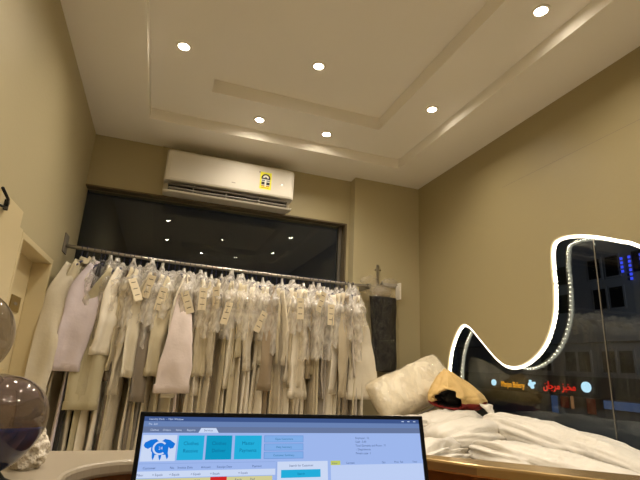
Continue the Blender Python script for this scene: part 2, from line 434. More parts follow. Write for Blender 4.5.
def garment(i, x, yaw, col, L, wid, thick, sl, tw, label, cat, plastic, tagz, rnd, flare=0, dx=0, hanger='navy_plastic', sw=.075, sleeve_col=None, cuff=True, fwd=0, widen=False):
    """one garment on a hanger hooked over the rail, shoulders across the rail; its front sleeve faces the room"""
    zr = railz(x)
    root = thing('hung_garment', label, cat, (x, 3.40, zr), yaw, 'garments on the clothes rail')
    sd = rnd.random() * 100
    f1 = rnd.uniform(2.2, 5.0); ph = rnd.uniform(0, 6.28); am = rnd.uniform(.012, .026)
    m = col; fat = rnd.uniform(.7, 1.5); ff = rnd.uniform(.6, 1.3); drop = rnd.uniform(0, .035)
    # body: a hanging S-folded cloth tube
    NZ, NA = 30, 44; rings = []
    for k in range(NZ):
        v = k / (NZ - 1); z = -.068 - drop - v * (L - .068)
        sh = min(1, ((k + .3) / 4) ** .8)
        w = (.055 + (wid - .055) * sh) * (1 + flare * v)
        tk = thick * (.55 + .45 * sh) * (1 + .5 * v)
        rg = []
        for j in range(NA):
            a = 2 * PI * j / NA
            cy = math.cos(a); sy = math.sin(a)
            yy = w * cy * (1 + .05 * nz(sd, a * .8, v * 2))
            c = am * (.3 + v) * math.sin(2 * PI * f1 * yy + ph + .8 * nz(sd + 3, v * 2, 0)) + dx * v
            xx = c + tk * math.copysign(abs(sy) ** .7, sy) * (1 + .35 * nz(sd + 7, yy * 14, v * 1.5)) + .010 * nz(sd + 9, yy * 22, v * 4) * (.3 + v)
            zz = z - (.06 * abs(cy) ** 1.6 if k < 4 else .06) + (.012 * nz(sd, a, 3) if k == NZ - 1 else 0)
            rg.append((xx, yy, zz))
        rings.append(rg)
    mb = MB(); mb.loft(rings, m, cap=True); mb.build('body', root)
    # sleeves
    for side in (-1, 1):
        mb = MB(); NS, NB = 24, 32; rings = []
        out = rnd.uniform(-.02, .05); jx = rnd.uniform(-.03, .02); bend = rnd.uniform(-.02, .02)
        if side == 1: out = .01
        else: out += fwd
        for k in range(NS):
            v = k / (NS - 1)
            cy = side * (wid - .035 + out * math.sin(min(1, v * 1.5) * PI / 2)); cz = -.112 - drop - v * sl
            cx = jx * v + bend * math.sin(v * PI) + dx * v * .5
            aa = (sw * (.75 + .25 * math.sin(min(1, v * 3) * PI / 2)) - sw * .28 * v)
            if tw < .8: aa *= .80
            if widen: aa = sw * (.30 + .72 * min(1, v * 1.25))
            bb = (.007 + .006 * math.sin(v * PI)) * (1 if tw > .8 else fat)
            T = tw * min(1, v * 3) * (1 if side < 0 else .3)
            rg = []
            for j in range(NB):
                a = 2 * PI * j / NB
                p = aa * math.cos(a); q = bb * math.sin(a) * (1 + .3 * nz(sd + 5, a, v * 5))
                p *= 1 + .05 * nz(sd + 11, v * 7, a)
                q += (.005 if widen else .011) * math.sin(p / aa * 4.2 * ff + ph + side + 2.5 * nz(sd + 13, v * 2, 1)) * min(1, .2 + v) + .010 * nz(sd + 17 + side, p * 12, v * 7)
                yy = p * math.cos(T) - q * math.sin(T); xx = p * math.sin(T) + q * math.cos(T)
                rg.append((cx + xx, cy + side * abs(0) + yy, cz + .01 * nz(sd, v * 9, a)))
            rings.append(rg)
        # turned cuff
        mb.loft(rings, sleeve_col or m)
        if cuff:
            rg0 = rings[-2]; c0 = Vector((sum(p[0] for p in rg0) / NB, sum(p[1] for p in rg0) / NB, 0))
            up_ = [[(c0.x + (p[0] - c0.x) * 1.05 + math.copysign(.002, p[0] - c0.x), c0.y + (p[1] - c0.y) * 1.05, rings[-1][j][2] + dz) for j, p in enumerate(rg0)] for dz in (.045, .044, -.002)]
            mb.loft(up_, sleeve_col or m)
        mb.build('sleeve', root)
    if not plastic:
        mb = MB(); rings = []
        for k, (r_, z_) in enumerate(((.050, -.060), (.047, -.035), (.050, -.022), (.062, -.034), (.072, -.066))):
            rings.append([(.55 * r_ * math.sin(a) * (1 + .1 * math.sin(3 * a)), r_ * 1.15 * math.cos(a), z_ - .018 - drop - .02 * (math.cos(a) < -.5)) for a in [2 * PI * q / 24 for q in range(24)]])
        mb.loft(rings, m, cap=False); mb.build('collar', root)
    # hanger
    mb = MB()
    hook = [(0, .0165 * math.sin(a), .0165 * math.cos(a) * 1.0) for a in [math.radians(d) for d in range(-110, 100, 20)]]
    hook = [(0, p[1], p[2]) for p in hook] + [(0, .004, -.03), (0, 0, -.05), (0, 0, -.075 - drop)]
    mb.tube(hook, .0032, 'chrome' if hanger == 'chrome' else hanger, 6)
    mb.tube([(0, y_, z_ - drop) for y_, z_ in ((-wid + .03, -.135), (-.10, -.095), (0, -.072), (.10, -.095), (wid - .03, -.135))], .007, hanger, 6)
    mb.build('hanger', root)
    # plastic cover gathered at the hook
    if plastic:
        PL = plastic; mb = MB(); NP, NQ = 26, 36; rings = []
        for k in range(NP):
            v = k / (NP - 1); z = .0 - v * PL
            g = min(1, (v * PL / .12)) ** .7
            w = .03 + (wid + .085 - .03) * g; tk = .018 + (.030 + .012 * nz(sd, v * 8, 5)) * g
            rg = []
            for j in range(NQ):
                a = 2 * PI * j / NQ
                cr = 1 + .30 * nz(sd + 20, a * 3.5, v * 1.6) + .26 * nz(sd + 27, a * 9, v * 2.5)
                rg.append((tk * math.sin(a) * cr * 1.25 + .012 * nz(sd + 31, v * 10, 1) + dx * v * PL / L, w * math.cos(a) * (.97 + .10 * cr - .10),
                           -.058 - drop + z + .02 * nz(sd + 23, a * 3, v * 6) - .04 * g * abs(math.cos(a)) + (.03 * nz(sd + 33, a * 4, 0) if k == NP - 1 else 0)))
            rings.append(rg)
        mb.loft(rings, 'poly_dense' if PL < .6 else 'poly_film', cap=False)
        # loose tuft of film above the shoulders
        tr = []; tz = rnd.uniform(-.075, .008); ts = rnd.uniform(.35, 1.15)
        for k in range(8):
            v = k / 7; rr = ts * (.008 + .034 * math.sin(min(1, v * 1.15) ** .6 * PI * .95))
            tr.append([(rr * math.cos(a) * (1 + .7 * nz(sd + 40, a * 3, v * 3)), -.03 + rr * 2.2 * math.sin(a) * (1 + .4 * nz(sd + 44, a * 2, v * 5)), -.14 - drop + v * (.14 + tz + drop * .5)) for a in [2 * PI * q / 18 for q in range(18)]])
        mb.loft(tr, 'poly_dense', cap=False)
        mb.build('plastic_cover', root)
    if tagz is not None:
        mb = MB(); tw_, th_ = .026, .15
        yq = -wid - .075
        a = rnd.uniform(-.5, .4)
        R = Matrix.Translation((rnd.uniform(-.012, .012), yq, tagz)) @ Matrix.Rotation(a, 4, 'Y') @ Matrix.Rotation(rnd.uniform(-.5, .5), 4, 'Z')
        mb.box(-tw_, tw_, -.0006, .0006, -th_, 0, 'paper_tag')
        for q in range(3): mb.box(-tw_ * .55, tw_ * .55, -.0009, -.0005, -.03 - q * .042, -.025 - q * .042, 'tag_ink')
        mb.v = [tuple(R @ Vector(p)) for p in mb.v]
        o = mb.build('paper_tag', root); o['label'] = 'cream paper tag with dark printed lines'
    return root

mat('black_fabric', '151416', .75)
PAL = {'ivory': 'd3cab4', 'cream': 'cbc0a2', 'beige': 'b5a88e', 'off-white': 'e2dac8', 'pale lavender': 'd5cad0', 'light grey': 'bdb5aa', 'tan': '94836a', 'olive cream': 'bcb394', 'charcoal': '2a2826', 'brown': '54402f', 'grey': '7f786e', 'pale pink': 'd9cbc5', 'taupe': '857a6b'}
for k, c in PAL.items(): mat('cloth ' + k, c, .8, bump=.12, bscale=40, var=.05, vscale=8, sheen=.15)
ORD = ['first', 'second', 'third', 'fourth', 'fifth', 'sixth', 'seventh', 'eighth', 'ninth', 'tenth', 'eleventh', 'twelfth', 'thirteenth', 'fourteenth', 'fifteenth', 'sixteenth', 'seventeenth', 'eighteenth', 'nineteenth', 'twentieth', 'twenty-first', 'twenty-second', 'twenty-third', 'twenty-fourth', 'twenty-fifth', 'twenty-sixth', 'twenty-seventh']
rnd = random.Random(11)
NG = 54; GX0, GX1 = -.575, 1.44
special = {
 0: dict(col='ivory', yaw=-.12, tw=1.35, sl=.80, sw=.085, plastic=0, dx=-.07, fwd=.06, label='ivory coat at the far left end of the rail beside the door'),
 1: dict(col='cream', yaw=-.1, tw=1.2, sl=.70, sw=.06, plastic=0, dx=-.05, label='cream robe tucked behind the ivory coat at the left end of the rail'),
 3: dict(col='pale lavender', yaw=-.08, tw=1.4, sl=.66, sw=.11, plastic=0, dx=-.06, fwd=.09, label='pale lavender shirt with a broad hanging sleeve, near the left end of the rail'),
 4: dict(col='charcoal', yaw=0, tw=.7, sl=.84, sw=.06, plastic=0, fwd=-.01, dx=-.05, label='black garment peeping out right of the pale lavender shirt'),
 6: dict(col='olive cream', yaw=-.06, tw=1.4, sl=.86, sw=.12, plastic=.8, dx=-.06, fwd=.06, label='olive cream robe in shiny plastic, broad sleeve reaching low on the left'),
 8: dict(col='brown', yaw=.05, tw=.6, sl=.70, sw=.07, plastic=1.0, label='brown garment in plastic, between the olive cream robe and the tagged robes'),
 18: dict(col='pale pink', yaw=0, tw=1.5, sl=.74, sw=.10, plastic=.25, fwd=.10, widen=True, dx=.03, label='pale pink shirt whose flat broad sleeve stands out in the left half of the rail'),
 41: dict(col='off-white', yaw=-.05, tw=1.3, sl=.76, sw=.085, plastic=1.1, fwd=.06, label='white garment in wrinkled shiny plastic right of the middle of the rail'),
 53: dict(col='off-white', yaw=-.1, tw=1.35, sl=.76, sw=.125, plastic=.25, dx=.06, fwd=.05, widen=True, label='off-white shirt with a wide sleeve at the far right end of the rail'),
 52: dict(col='light grey', yaw=-.05, tw=.8, sl=.6, sw=.08, plastic=.5, label='light grey shirt just left of the rightmost off-white shirt'),
}
tagged = {10: -.20, 14: -.16, 16: -.23, 20: -.24, 22: -.20, 25: -.18, 27: -.28, 32: -.32, 38: -.20, 43: -.14, 45: -.22}
base_cols = ['ivory', 'cream', 'beige', 'off-white', 'light grey', 'ivory', 'off-white', 'taupe', 'cream', 'tan', 'off-white', 'beige', 'ivory', 'pale lavender', 'cream', 'off-white', 'ivory', 'off-white', 'cream', 'grey']
for i in range(NG):
    x = GX0 + (GX1 - GX0) * i / (NG - 1) + (rnd.uniform(-.008, .008) if 0 < i < NG - 1 else 0)
    c = rnd.choice(base_cols)
    p = dict(col=c, yaw=rnd.uniform(-.24, .24), L=rnd.uniform(1.22, 1.42), wid=rnd.uniform(.195, .225), thick=rnd.uniform(.010, .018), sl=rnd.uniform(.50, .80), tw=rnd.uniform(0, .75), sw=rnd.uniform(.06, .085), plastic=rnd.choice((.30, .35, .40, .50, 1.0)), dx=rnd.uniform(-.03, .02), label=None)
    if rnd.random() < .24: p.update(tw=rnd.uniform(.85, 1.25), fwd=rnd.uniform(.02, .07), sl=rnd.uniform(.52, .82), sw=rnd.uniform(.065, .085))
    p.update(special.get(i, {}))
    col = p.pop('col'); lab = p.pop('label')
    if not lab:
        how = 'tagged' if i in tagged else 'plastic-covered'
        if i < NG // 2: lab = '%s %s robe on the clothes rail, %s garment from the left end' % (how, col, ORD[i])
        else: lab = '%s %s robe on the clothes rail, %s garment from the right end' % (how, col, ORD[NG - 1 - i])
    garment(i, x, p['yaw'], 'cloth ' + col, p['L'], p['wid'], p['thick'], p['sl'], p['tw'], lab, 'garment', p['plastic'], tagged.get(i), rnd, 0.06, p['dx'], 'navy_plastic', p['sw'], fwd=p.get('fwd', 0), widen=p.get('widen', False))

# hook plate on the pillar with a dark garment in plastic
t = thing('wall_hook', 'metal hook plate with two screws on the cream pillar', 'hook', (1.755, 3.58, Z(.66)))
mb = MB(); mb.box(1.738, 1.762, 3.572, 3.58, Z(.70), Z(.90), 'rod_steel', .002)
mb.build('plate', t, at(t))
for x in (1.727, 1.775):
    mb = MB(); mb.lathe((0, 0, 0), [(.001, -.006), (.007, -.004), (.009, 0)], 'chrome', 12)
    mb.v = [(x + p[0], 3.580 + p[2], Z(.853) + p[1]) for p in mb.v]; mb.build('screw', t, at(t))
mb = MB(); mb.tube([(1.75, 3.576, Z(.72)), (1.75, 3.53, Z(.71)), (1.75, 3.49, Z(.715)), (1.75, 3.478, Z(.74))], .006, 'rod_steel', 8); mb.build('peg', t, at(t))
t = thing('shelf_bracket', 'white box bracket on the pillar right of the dark hung garment', 'bracket', (1.90, 3.58, Z(.60)))
mb = MB(); mb.box(1.93, 1.945, 3.50, 3.58, Z(.60), Z(.745), 'white_trim', .003); mb.build('end_plate', t, at(t))
mb = MB(); mb.box(1.78, 1.93, 3.56, 3.58, Z(.715), Z(.742), 'ac_grey', .003); mb.build('arm', t, at(t))

t = thing('hung_garment', 'dark trousers in shiny plastic hanging from the hook on the pillar', 'garment', (1.75, 3.49, Z(.71)))
mb = MB(); rings = []
for k in range(30):
    v = k / 29; z = -.11 - .61 * v; rg = []
    for j in range(40):
        a = 2 * PI * j / 40
        w = .125 - .02 * v + .012 * nz(3, v * 3, a); tk = .035 + .012 * nz(5, a * 1.5, v * 3)
        rg.append((w * math.cos(a) + .025 * v + .008, -.005 + tk * math.sin(a) + .012 * nz(9, math.cos(a) * 5, v * 4), z + (.02 * nz(1, a, 0) if k == 29 else 0)))
    rings.append(rg)
mb.loft(rings, 'black_fabric'); mb.build('trousers', t)
mb = MB(); rings = []
for k in range(40):
    v = k / 39; z = -.02 - .72 * v; rg = []
    g = min(1, v * 6) ** .7
    for j in range(40):
        a = 2 * PI * j / 40
        w = (.05 + .09 * g) * (1 + .10 * nz(33, a * 2, v * 8)); tk = (.03 + .022 * g) * (1 + .3 * nz(35, a * 3, v * 10))
        rg.append((w * math.cos(a) + .02 * v + .005, -.006 + tk * math.sin(a), z))
    rings.append(rg)
mb.loft(rings, 'poly_dark', cap=False)
for q in range(7):      # bunched film above
    c = Vector((rnd.uniform(-.13, .11), rnd.uniform(-.02, .0), rnd.uniform(-.10, .02)))
    bm = bmesh.new(); bmesh.ops.create_icosphere(bm, subdivisions=3, radius=.06)
    for v in bm.verts:
        n = v.co.normalized(); v.co = c + Vector((n.x * 1.3, n.y * .6, n.z * .7)) * .06 * (1 + .5 * nz(q + n.x * 2.5, n.y * 2.5, n.z * 2.5))
    mb.bm(bm, 'poly_film', True)
mb.build('plastic_cover', t)

# ------------------------------------------------------------------ bench under the window, bundles, pillow
BZ = Z(-.45)
t = thing('window_bench', 'low cream bench under the shop window carrying the white bundles', 'bench', (1.65, 2.3, 0))
mb = MB(); mb.box(1.02, XR - .002, 1.10, 3.575, BZ - .04, BZ, 'counter_laminate', .006); mb.build('bench_top', t, at(t))
mb = MB(); mb.box(1.06, XR - .002, 1.14, 3.575, 0, BZ - .04, 'door_paint'); mb.build('bench_body', t, at(t))

def bundle(label, c, L, W, H, yaw, tilt, seed, m='bag_white', p=.55, group='white laundry bundles', tail=None, name='laundry_bundle', wr=1.0, roll=0):
    t = thing(name, label, 'laundry bag', (c[0], c[1], Z(c[2])), 0, group)
    R = Matrix.Rotation(yaw, 4, 'Z') @ Matrix.Rotation(tilt, 4, 'Y') @ Matrix.Rotation(roll, 4, 'X')
    mb = MB(); NU, NV = 100, 60; rings = []
    for i in range(NU):
        u = -PI / 2 + PI * (i + .02) / (NU - .96); cu = abs(math.cos(u)) ** p; su = math.copysign(abs(math.sin(u)) ** .85, u)
        rg = []
        for j in range(NV):
            a = 2 * PI * j / NV; ca = math.copysign(abs(math.cos(a)) ** .85, math.cos(a)); sa = math.copysign(abs(math.sin(a)) ** .85, math.sin(a))
            q = Vector((su * L / 2, ca * cu * W / 2, sa * cu * H / 2))
            n1 = nz(seed + q.x * 3.0, q.y * 7, q.z * 7)
            ay, az = math.cos(a), math.sin(a)
            n2 = 1 - 3.2 * abs(nz(seed + 9 + q.x * 2.5 + .5 * az, ay * 3.2, az * 3.2 + q.x * 1.5))
            n3 = 1 - 3.2 * abs(nz(seed + 40 + q.x * 5 - .8 * ay, ay * 6.5 + q.x * 2, az * 6.5))
            d = wr * (.022 * n1 + .011 * n2 + .0055 * n3)
            k = 1 + d / max(.03, .5 * H)
            rg.append(Vector((q.x * (1 + .03 * n1), q.y * k, q.z * k)))
        rings.append(rg)
    mb.loft([[R @ q for q in rg] for rg in rings], m)
    mb.build('sack', t)
    if tail:
        mb = MB(); e = R @ Vector((tail * L / 2 * .93, 0, H * .30)); dirv = (R @ Vector((tail, 0, .8))).normalized()
        rings = []
        for k in range(8):
            v = k / 7; rr = .018 + .022 * v ** 1.5 + (.010 if k == 0 else 0)
            rings.append([e + dirv * (.075 * v - .01) + Vector((rr * math.cos(a) * (1 + .4 * nz(seed, a * 2, v * 3)), rr * math.sin(a) * (1 + .5 * nz(seed + 2, a * 2, v * 3)), .01 * math.sin(3 * a) * v)) for a in [2 * PI * q / 16 for q in range(16)]])
        mb.loft(rings, m); mb.build('knotted_end', t)
    return t
HP = PI / 2
bundle('long white laundry bundle lying along the shop window, topmost and furthest right', (1.97, 1.93, -.335), 1.10, .30, .20, HP, -.10, 3, tail=1)
bundle('long white laundry bundle in front, just above the counter edge at the right', (1.60, 1.62, -.372), .86, .26, .15, HP + .08, -.05, 17)
bundle('plump white laundry sack in the middle of the bench, beside the long bundles', (1.66, 2.30, -.35), .50, .36, .20, .35, 0, 29)
bundle('white laundry sack under the gold cloth, furthest back by the window', (1.90, 2.72, -.33), .60, .36, .20, .6, 0, 41)
bundle('small white laundry sack nearest the monitor corner', (1.28, 1.98, -.38), .34, .28, .15, .5, 0, 57, wr=1.6)
bundle('flat white laundry sack at the counter edge below the long bundles', (1.36, 1.50, -.395), .50, .26, .11, .9, 0, 63)
bundle('white laundry sack lying behind the plump one, below the pillow', (1.52, 2.72, -.36), .50, .34, .17, .2, 0, 71)

# pillow in plastic, leaning against the pillar
t = thing('pillow', 'cream pillow in clear plastic leaning in the corner by the pillar', 'pillow', (1.86, 3.12, Z(-.42)))
R = Matrix.Translation((-.03, .02, .30)) @ Matrix.Rotation(-.40, 4, 'Y') @ Matrix.Rotation(-.55, 4, 'X')
def pillow_rings(s, seed, amp):
    rings = []
    for i in range(44):
        u = -1 + 2 * (i + .0) / 43; rg = []
        for j in range(48):
            a = 2 * PI * j / 48; ca, sa = math.cos(a), math.sin(a)
            ex = (1 - abs(u) ** 5) ** .4 if abs(u) < 1 else .02
            x = u * .325 * s; z = math.copysign(abs(ca) ** .5, ca) * .175 * s * (.90 + .10 * ex) * (1 - .06 * (1 - abs(u)))
            cz = abs(ca) ** 2
            y = math.copysign(abs(sa) ** .9, sa) * .10 * s * ex * (1 - .35 * cz)
            k = amp * (nz(seed + x * 9, y * 9, z * 9) + .6 * nz(seed + x * 22, y * 22, z * 22))
            rg.append(R @ Vector((x, y + k * (1 if sa > 0 else -1) * ex, z)))
        rings.append(rg)
    return rings
mb = MB(); mb.loft(pillow_rings(1, 5, .02), 'pillow_cream'); mb.build('cushion', t)
mb = MB(); mb.loft(pillow_rings(1.035, 15, .014), 'poly_film'); mb.build('plastic_cover', t)
mb = MB(); mb.tube([R @ Vector((x, -.01, -.192 - .004 * math.sin(x * 9))) for x in [-.31 + .62 * k / 24 for k in range(25)]], .006, 'piping_grey', 8); mb.build('piping', t)

# gold cloth bag with red trim
t = thing('gold_cloth_bag', 'crumpled gold cloth bag with red trim and shade-blackened mouth on the white sacks', 'bag', (2.01, 2.84, Z(-.25)))
bm = bmesh.new(); bmesh.ops.create_icosphere(bm, subdivisions=6, radius=1)
mouth = Vector((-.72, -.62, -.30)).normalized()
dirs = []
for v in bm.verts:
    n = v.co.normalized(); dirs.append(n.copy())
    up_ = max(0, n.z); dn = max(0, -n.z)
    r = (1 - .62 * up_ ** 1.2) * (1 + .25 * dn)
    fold = .10 * (1 - 3 * abs(nz(math.atan2(n.y, n.x) * 1.6, n.z * .8, 4))) + .14 * nz(n.x * 1.6 + 5, n.y * 1.6, n.z * 1.6) + .03 * nz(n.x * 7, n.y * 7, n.z * 7)
    r *= 1 + fold
    p = Vector((n.x * .185 * r - .085 * up_ + .05 * dn * max(0, n.x), n.y * .15 * r, .105 + n.z * (.17 if n.z > 0 else .105) * (1 + .12 * nz(n.x * 3, n.y * 3, 8))))
    m_ = n.dot(mouth) + .10 * nz(n.x * 4, n.y * 4, n.z * 4)
    if m_ > .86: p -= Vector((mouth.x, mouth.y, -.1)) * .10 * min(1, (m_ - .86) / .06)
    elif m_ > .78: p += Vector((mouth.x, mouth.y, 0)) * .016
    v.co = p
bm.verts.index_update()
VV = [v.co.copy() for v in bm.verts]
groups = {'cloth': [], 'trim': [], 'mouth_shade': []}
for f in bm.faces:
    n = sum((dirs[v.index] for v in f.verts), Vector()).normalized()
    m_ = n.dot(mouth) + .10 * nz(n.x * 4, n.y * 4, n.z * 4)
    k = 'cloth'
    if m_ > .875: k = 'mouth_shade'  # shade inside the open mouth, painted on as black faces
    elif n.z + .30 * nz(n.x * 3, n.y * 3, 2) < -.40: k = 'trim'
    groups[k].append([v.index for v in f.verts])
bm.free()
for k, m in (('cloth', 'gold_cloth'), ('trim', 'red_cloth'), ('mouth_shade', 'mouth_black')):
    idx = sorted({i for f in groups[k] for i in f}); mp_ = {i: q for q, i in enumerate(idx)}
    mb = MB(); mb.add([VV[i] for i in idx], [[mp_[i] for i in f] for f in groups[k]], m, True); o = mb.build(k, t)
    if k == 'trim': o['label'] = 'dark red trim'
    if k == 'mouth_shade': o['label'] = 'shade in the mouth, painted black'

# ------------------------------------------------------------------ reception counter
LZ = Z(-.22)
t = thing('reception_counter', 'wood reception counter with a pale top wrapping around the monitor', 'counter', (.3, 1.2, 0))
def arc(cx, cy, r, a0, a1, n=8): return [(cx + r * math.cos(math.radians(a0 + (a1 - a0) * k / n)), cy + r * math.sin(math.radians(a0 + (a1 - a0) * k / n))) for k in range(n + 1)]
def slab(mb, poly, z0, z1, m, bev=.006):
    bm = bmesh.new(); vs = [bm.verts.new((x, y, z0)) for x, y in poly]; f = bm.faces.new(vs)
    r = bmesh.ops.extrude_face_region(bm, geom=[f])
    for e in r['geom']:
        if isinstance(e, bmesh.types.BMVert): e.co.z = z1
    bmesh.ops.recalc_face_normals(bm, faces=bm.faces[:])
    if bev: bmesh.ops.bevel(bm, geom=[e for e in bm.edges if abs(e.verts[0].co.z - e.verts[1].co.z) < 1e-6], offset=bev, segments=2, profile=.5, affect='EDGES')
    mb.bm(bm, m, False)
left = [(-.62, .20), (-.135, .20)] + [(x, y) for x, y in arc(-.005, 1.05, .13, 180, 90, 10)] + [(.70, 1.18), (.70, 1.31), (-.62, 1.31)]
mb = MB(); slab(mb, left, LZ - .03, LZ, 'counter_laminate', .008); mb.build('counter_top', t, at(t))
rightp = [(.70, 1.165), (.80, 1.055), (1.005, .885), (1.30, .60), (1.40, .70), (1.17, .905), (.86, 1.125), (.745, 1.20), (.70, 1.25)]
mb = MB(); slab(mb, rightp, LZ - .03, LZ, 'counter_edge', .006); o = mb.build('counter_top', t, at(t)); o['label'] = 'narrow brass-coloured right counter top'
inn = [(-.15, .22)] + arc(-.005, 1.05, .145, 180, 90, 10) + [(.70, 1.195), (.82, 1.075), (1.02, .905), (1.31, .625)]
mb = MB()
for (a, b) in zip(inn, inn[1:]):
    dv = Vector((b[0] - a[0], b[1] - a[1], 0)).normalized(); n = Vector((-dv.y, dv.x, 0)) * .05
    P = [Vector((a[0], a[1], 0)), Vector((b[0], b[1], 0)), Vector((b[0], b[1], 0)) + n, Vector((a[0], a[1], 0)) + n]
    V = P + [p + Vector((0, 0, LZ - .03)) for p in P]
    mb.add(V, [(0, 1, 2, 3), (4, 5, 6, 7), (0, 1, 5, 4), (1, 2, 6, 5), (2, 3, 7, 6), (3, 0, 4, 7)], 'counter_wood')
mb.build('counter_panel', t, at(t))
desk = [(-.05, .30), (-.05, 1.0), (.66, 1.10), (.95, .84), (1.0, .30)]
mb = MB(); slab(mb, desk, Z(-.53), Z(-.50), 'counter_wood', .004); mb.build('desk_shelf', t, at(t))

# ------------------------------------------------------------------ smoked glass ornament and tissue
t = thing('glass_ornament', 'smoked glass ornament of two stacked globes at the left edge of the counter', 'ornament', (-.245, .95, LZ))
def globe(c, r, taper, m, name, z0=-1, z1=1):
    mb = MB(); rings = []
    for i in range(33):
        s = z0 + (z1 - z0) * i / 32; s = max(-.9995, min(.9995, s)); 
        th = math.asin(s); rr = math.cos(th) * r * (1 + taper * math.sin(th))
        rings.append([(c[0] + rr * math.cos(a), c[1] + rr * math.sin(a), c[2] + r * math.sin(th)) for a in [2 * PI * k / 40 for k in range(40)]])
    mb.loft(rings, m); return mb.build(name, t)
globe((0, 0, .103), .080, .14, 'smoked_glass', 'lower_globe')
globe((0, 0, .103), .075, .14, 'blue_core', 'core', -1, -.05)['label'] = 'dark blue core'  # blue body set inside the lower half of the globe
globe((-.078, 0, .245), .081, .0, 'clear_smoke', 'upper_globe')
mb = MB(); mb.lathe((0, 0, 0), [(.001, 0), (.055, 0), (.055, .006), (.035, .016), (.024, .03), (.001, .03)], 'black_plastic', 28); mb.build('base', t)
mb = MB()
bm = bmesh.new(); bmesh.ops.create_icosphere(bm, subdivisions=5, radius=1)
for v in bm.verts:
    n = v.co.copy(); k = 1 + .35 * nz(n.x * 2.2, n.y * 2.2, n.z * 2.2) + .15 * nz(n.x * 6, n.y * 6, n.z * 6)
    v.co = Vector((n.x * .05 * k, n.y * .05 * k, max(-.0449, n.z * .075 * k - .0)))
    v.co.z = max(0, v.co.z + .0449)
mb.bm(bm, 'lace_white', True)
mb.v = [(x * .62, y * .62, z * .62) for x, y, z in mb.v]; o = mb.build('crumpled_cloth'); o.location = (-.215, 1.12, LZ + .0005); tag(o, 'crumpled white lace cloth on the counter behind the glass ornament', 'cloth')

# black bracket on the left wall
t = thing('wall_bracket', 'small black metal bracket on the left wall above the casing', 'bracket', (XL, 2.08, Z(.57)))
mb = MB(); mb.box(XL, XL + .028, 2.095, 2.115, Z(.56), Z(.605), 'black_metal', .003); mb.build('plate', t, at(t))
mb = MB(); mb.tube([(XL + .026, 2.105, Z(.588)), (XL + .040, 2.05, Z(.592)), (XL + .045, 1.95, Z(.605))], .006, 'black_metal', 8)
mb.tube([(XL + .026, 2.105, Z(.572)), (XL + .035, 2.05, Z(.556)), (XL + .04, 1.95, Z(.54))], .005, 'black_metal', 8); mb.build('arm', t, at(t))

# ------------------------------------------------------------------ monitor
SC = {'scr_bg': 'a3bdf4', 'scr_white': 'c4d6fc', 'scr_title': '41598f', 'scr_menu': '6d87ba', 'scr_tabs': '6a7ba2', 'scr_tile': '26b4e2', 'scr_tile_dark': '109cc8', 'scr_btn': '86b4f0', 'scr_btn_edge': '5f8fd8', 'scr_blue': '1878e0', 'scr_text': '3d5288', 'scr_ink': '0f6f9c', 'scr_yellow': 'd8d49a', 'scr_lime': 'c8d26a', 'scr_red': 'd82a2a', 'scr_line': '94aee6', 'scr_pale': 'd2e0fc'}
for k, c in SC.items(): emit(k, c, .92)
t = thing('computer_monitor', 'black-framed computer monitor on the desk showing a laundry software window', 'monitor', (.2155, .72, Z(-.50)))
T = Matrix.Translation((.2145, .72, Z(-.0722))) @ Matrix.Rotation(math.radians(-11), 4, 'X')     # local: x across, z down from the top edge, y away
Tl = Matrix.Translation(-Vector(t.location)) @ T
MWd, MHt = .4500, .275
mb = MB(); mb.box(-MWd / 2, MWd / 2, .003, .022, -MHt, 0, 'black_plastic', .002); mb.box(-MWd / 2 + .04, MWd / 2 - .04, .02, .04, -MHt + .02, -.04, 'black_plastic', .008); mb.build('housing', t, Tl)
mb = MB(); b_ = .0062
mb.box(-MWd / 2, MWd / 2, -.001, .004, -.0058, 0, 'black_plastic', .001); mb.box(-MWd / 2, MWd / 2, -.001, .004, -MHt, -MHt + .014, 'black_plastic', .001)
mb.box(-MWd / 2, -MWd / 2 + b_, -.001, .004, -MHt, 0, 'black_plastic', .001); mb.box(MWd / 2 - b_, MWd / 2, -.001, .004, -MHt, 0, 'black_plastic', .001); mb.build('bezel', t, Tl)
mb = MB(); sw_ = MWd - 2 * b_; sh_ = MHt - .02; X0 = -MWd / 2 + b_; Z0 = -.0058
def rect(x0, x1, z0, z1, m, lay):      # screen fractions: x of the width, z in millimetres below the top
    y = .0028 - lay * .00025
    a = X0 + x0 * sw_; b = X0 + x1 * sw_; c = Z0 - z0 / 1000; d = Z0 - z1 / 1000
    mb.add([(a, y, c), (b, y, c), (b, y, d), (a, y, d)], [(0, 1, 2, 3)], m)
def txt(s, x, z, size, m, lay=3, al='LEFT'):
    V, F = text_geo(s, size / 1000, al); y = .0028 - lay * .00025
    mb.add([(X0 + x * sw_ + p[0], y, Z0 - z / 1000 + p[1]) for p in V], F, m)
rect(0, 1, 0, 255, 'scr_bg', 0)
rect(0, 1, 0, 6, 'scr_title', 1); txt('Laundry Desk  -  Main Window', .015, 4.4, 3.6, 'scr_pale')
for x in (.925, .95, .975): rect(x, x + .010, 2.4, 3.6, 'scr_pale', 2)
rect(0, 1, 6, 13, 'scr_menu', 1); txt('File  Edit', .015, 10.8, 3.4, 'scr_pale')
rect(0, 1, 13, 21, 'scr_tabs', 1)
for s, x in (('Clothes', .022), ('Orders', .06), ('Items', .10), ('Reports', .135)): txt(s, x, 18.6, 3.6, 'scr_pale')
y = .0028 - .0005
mb.add([(X0 + q * sw_, y, Z0 - zz / 1000) for q, zz in ((.172, 21), (.180, 14.6), (.228, 14.6), (.238, 21))], [(0, 1, 2, 3)], 'scr_pale'); txt('Services', .204, 19, 3.8, 'scr_text', 3, 'CENTER')
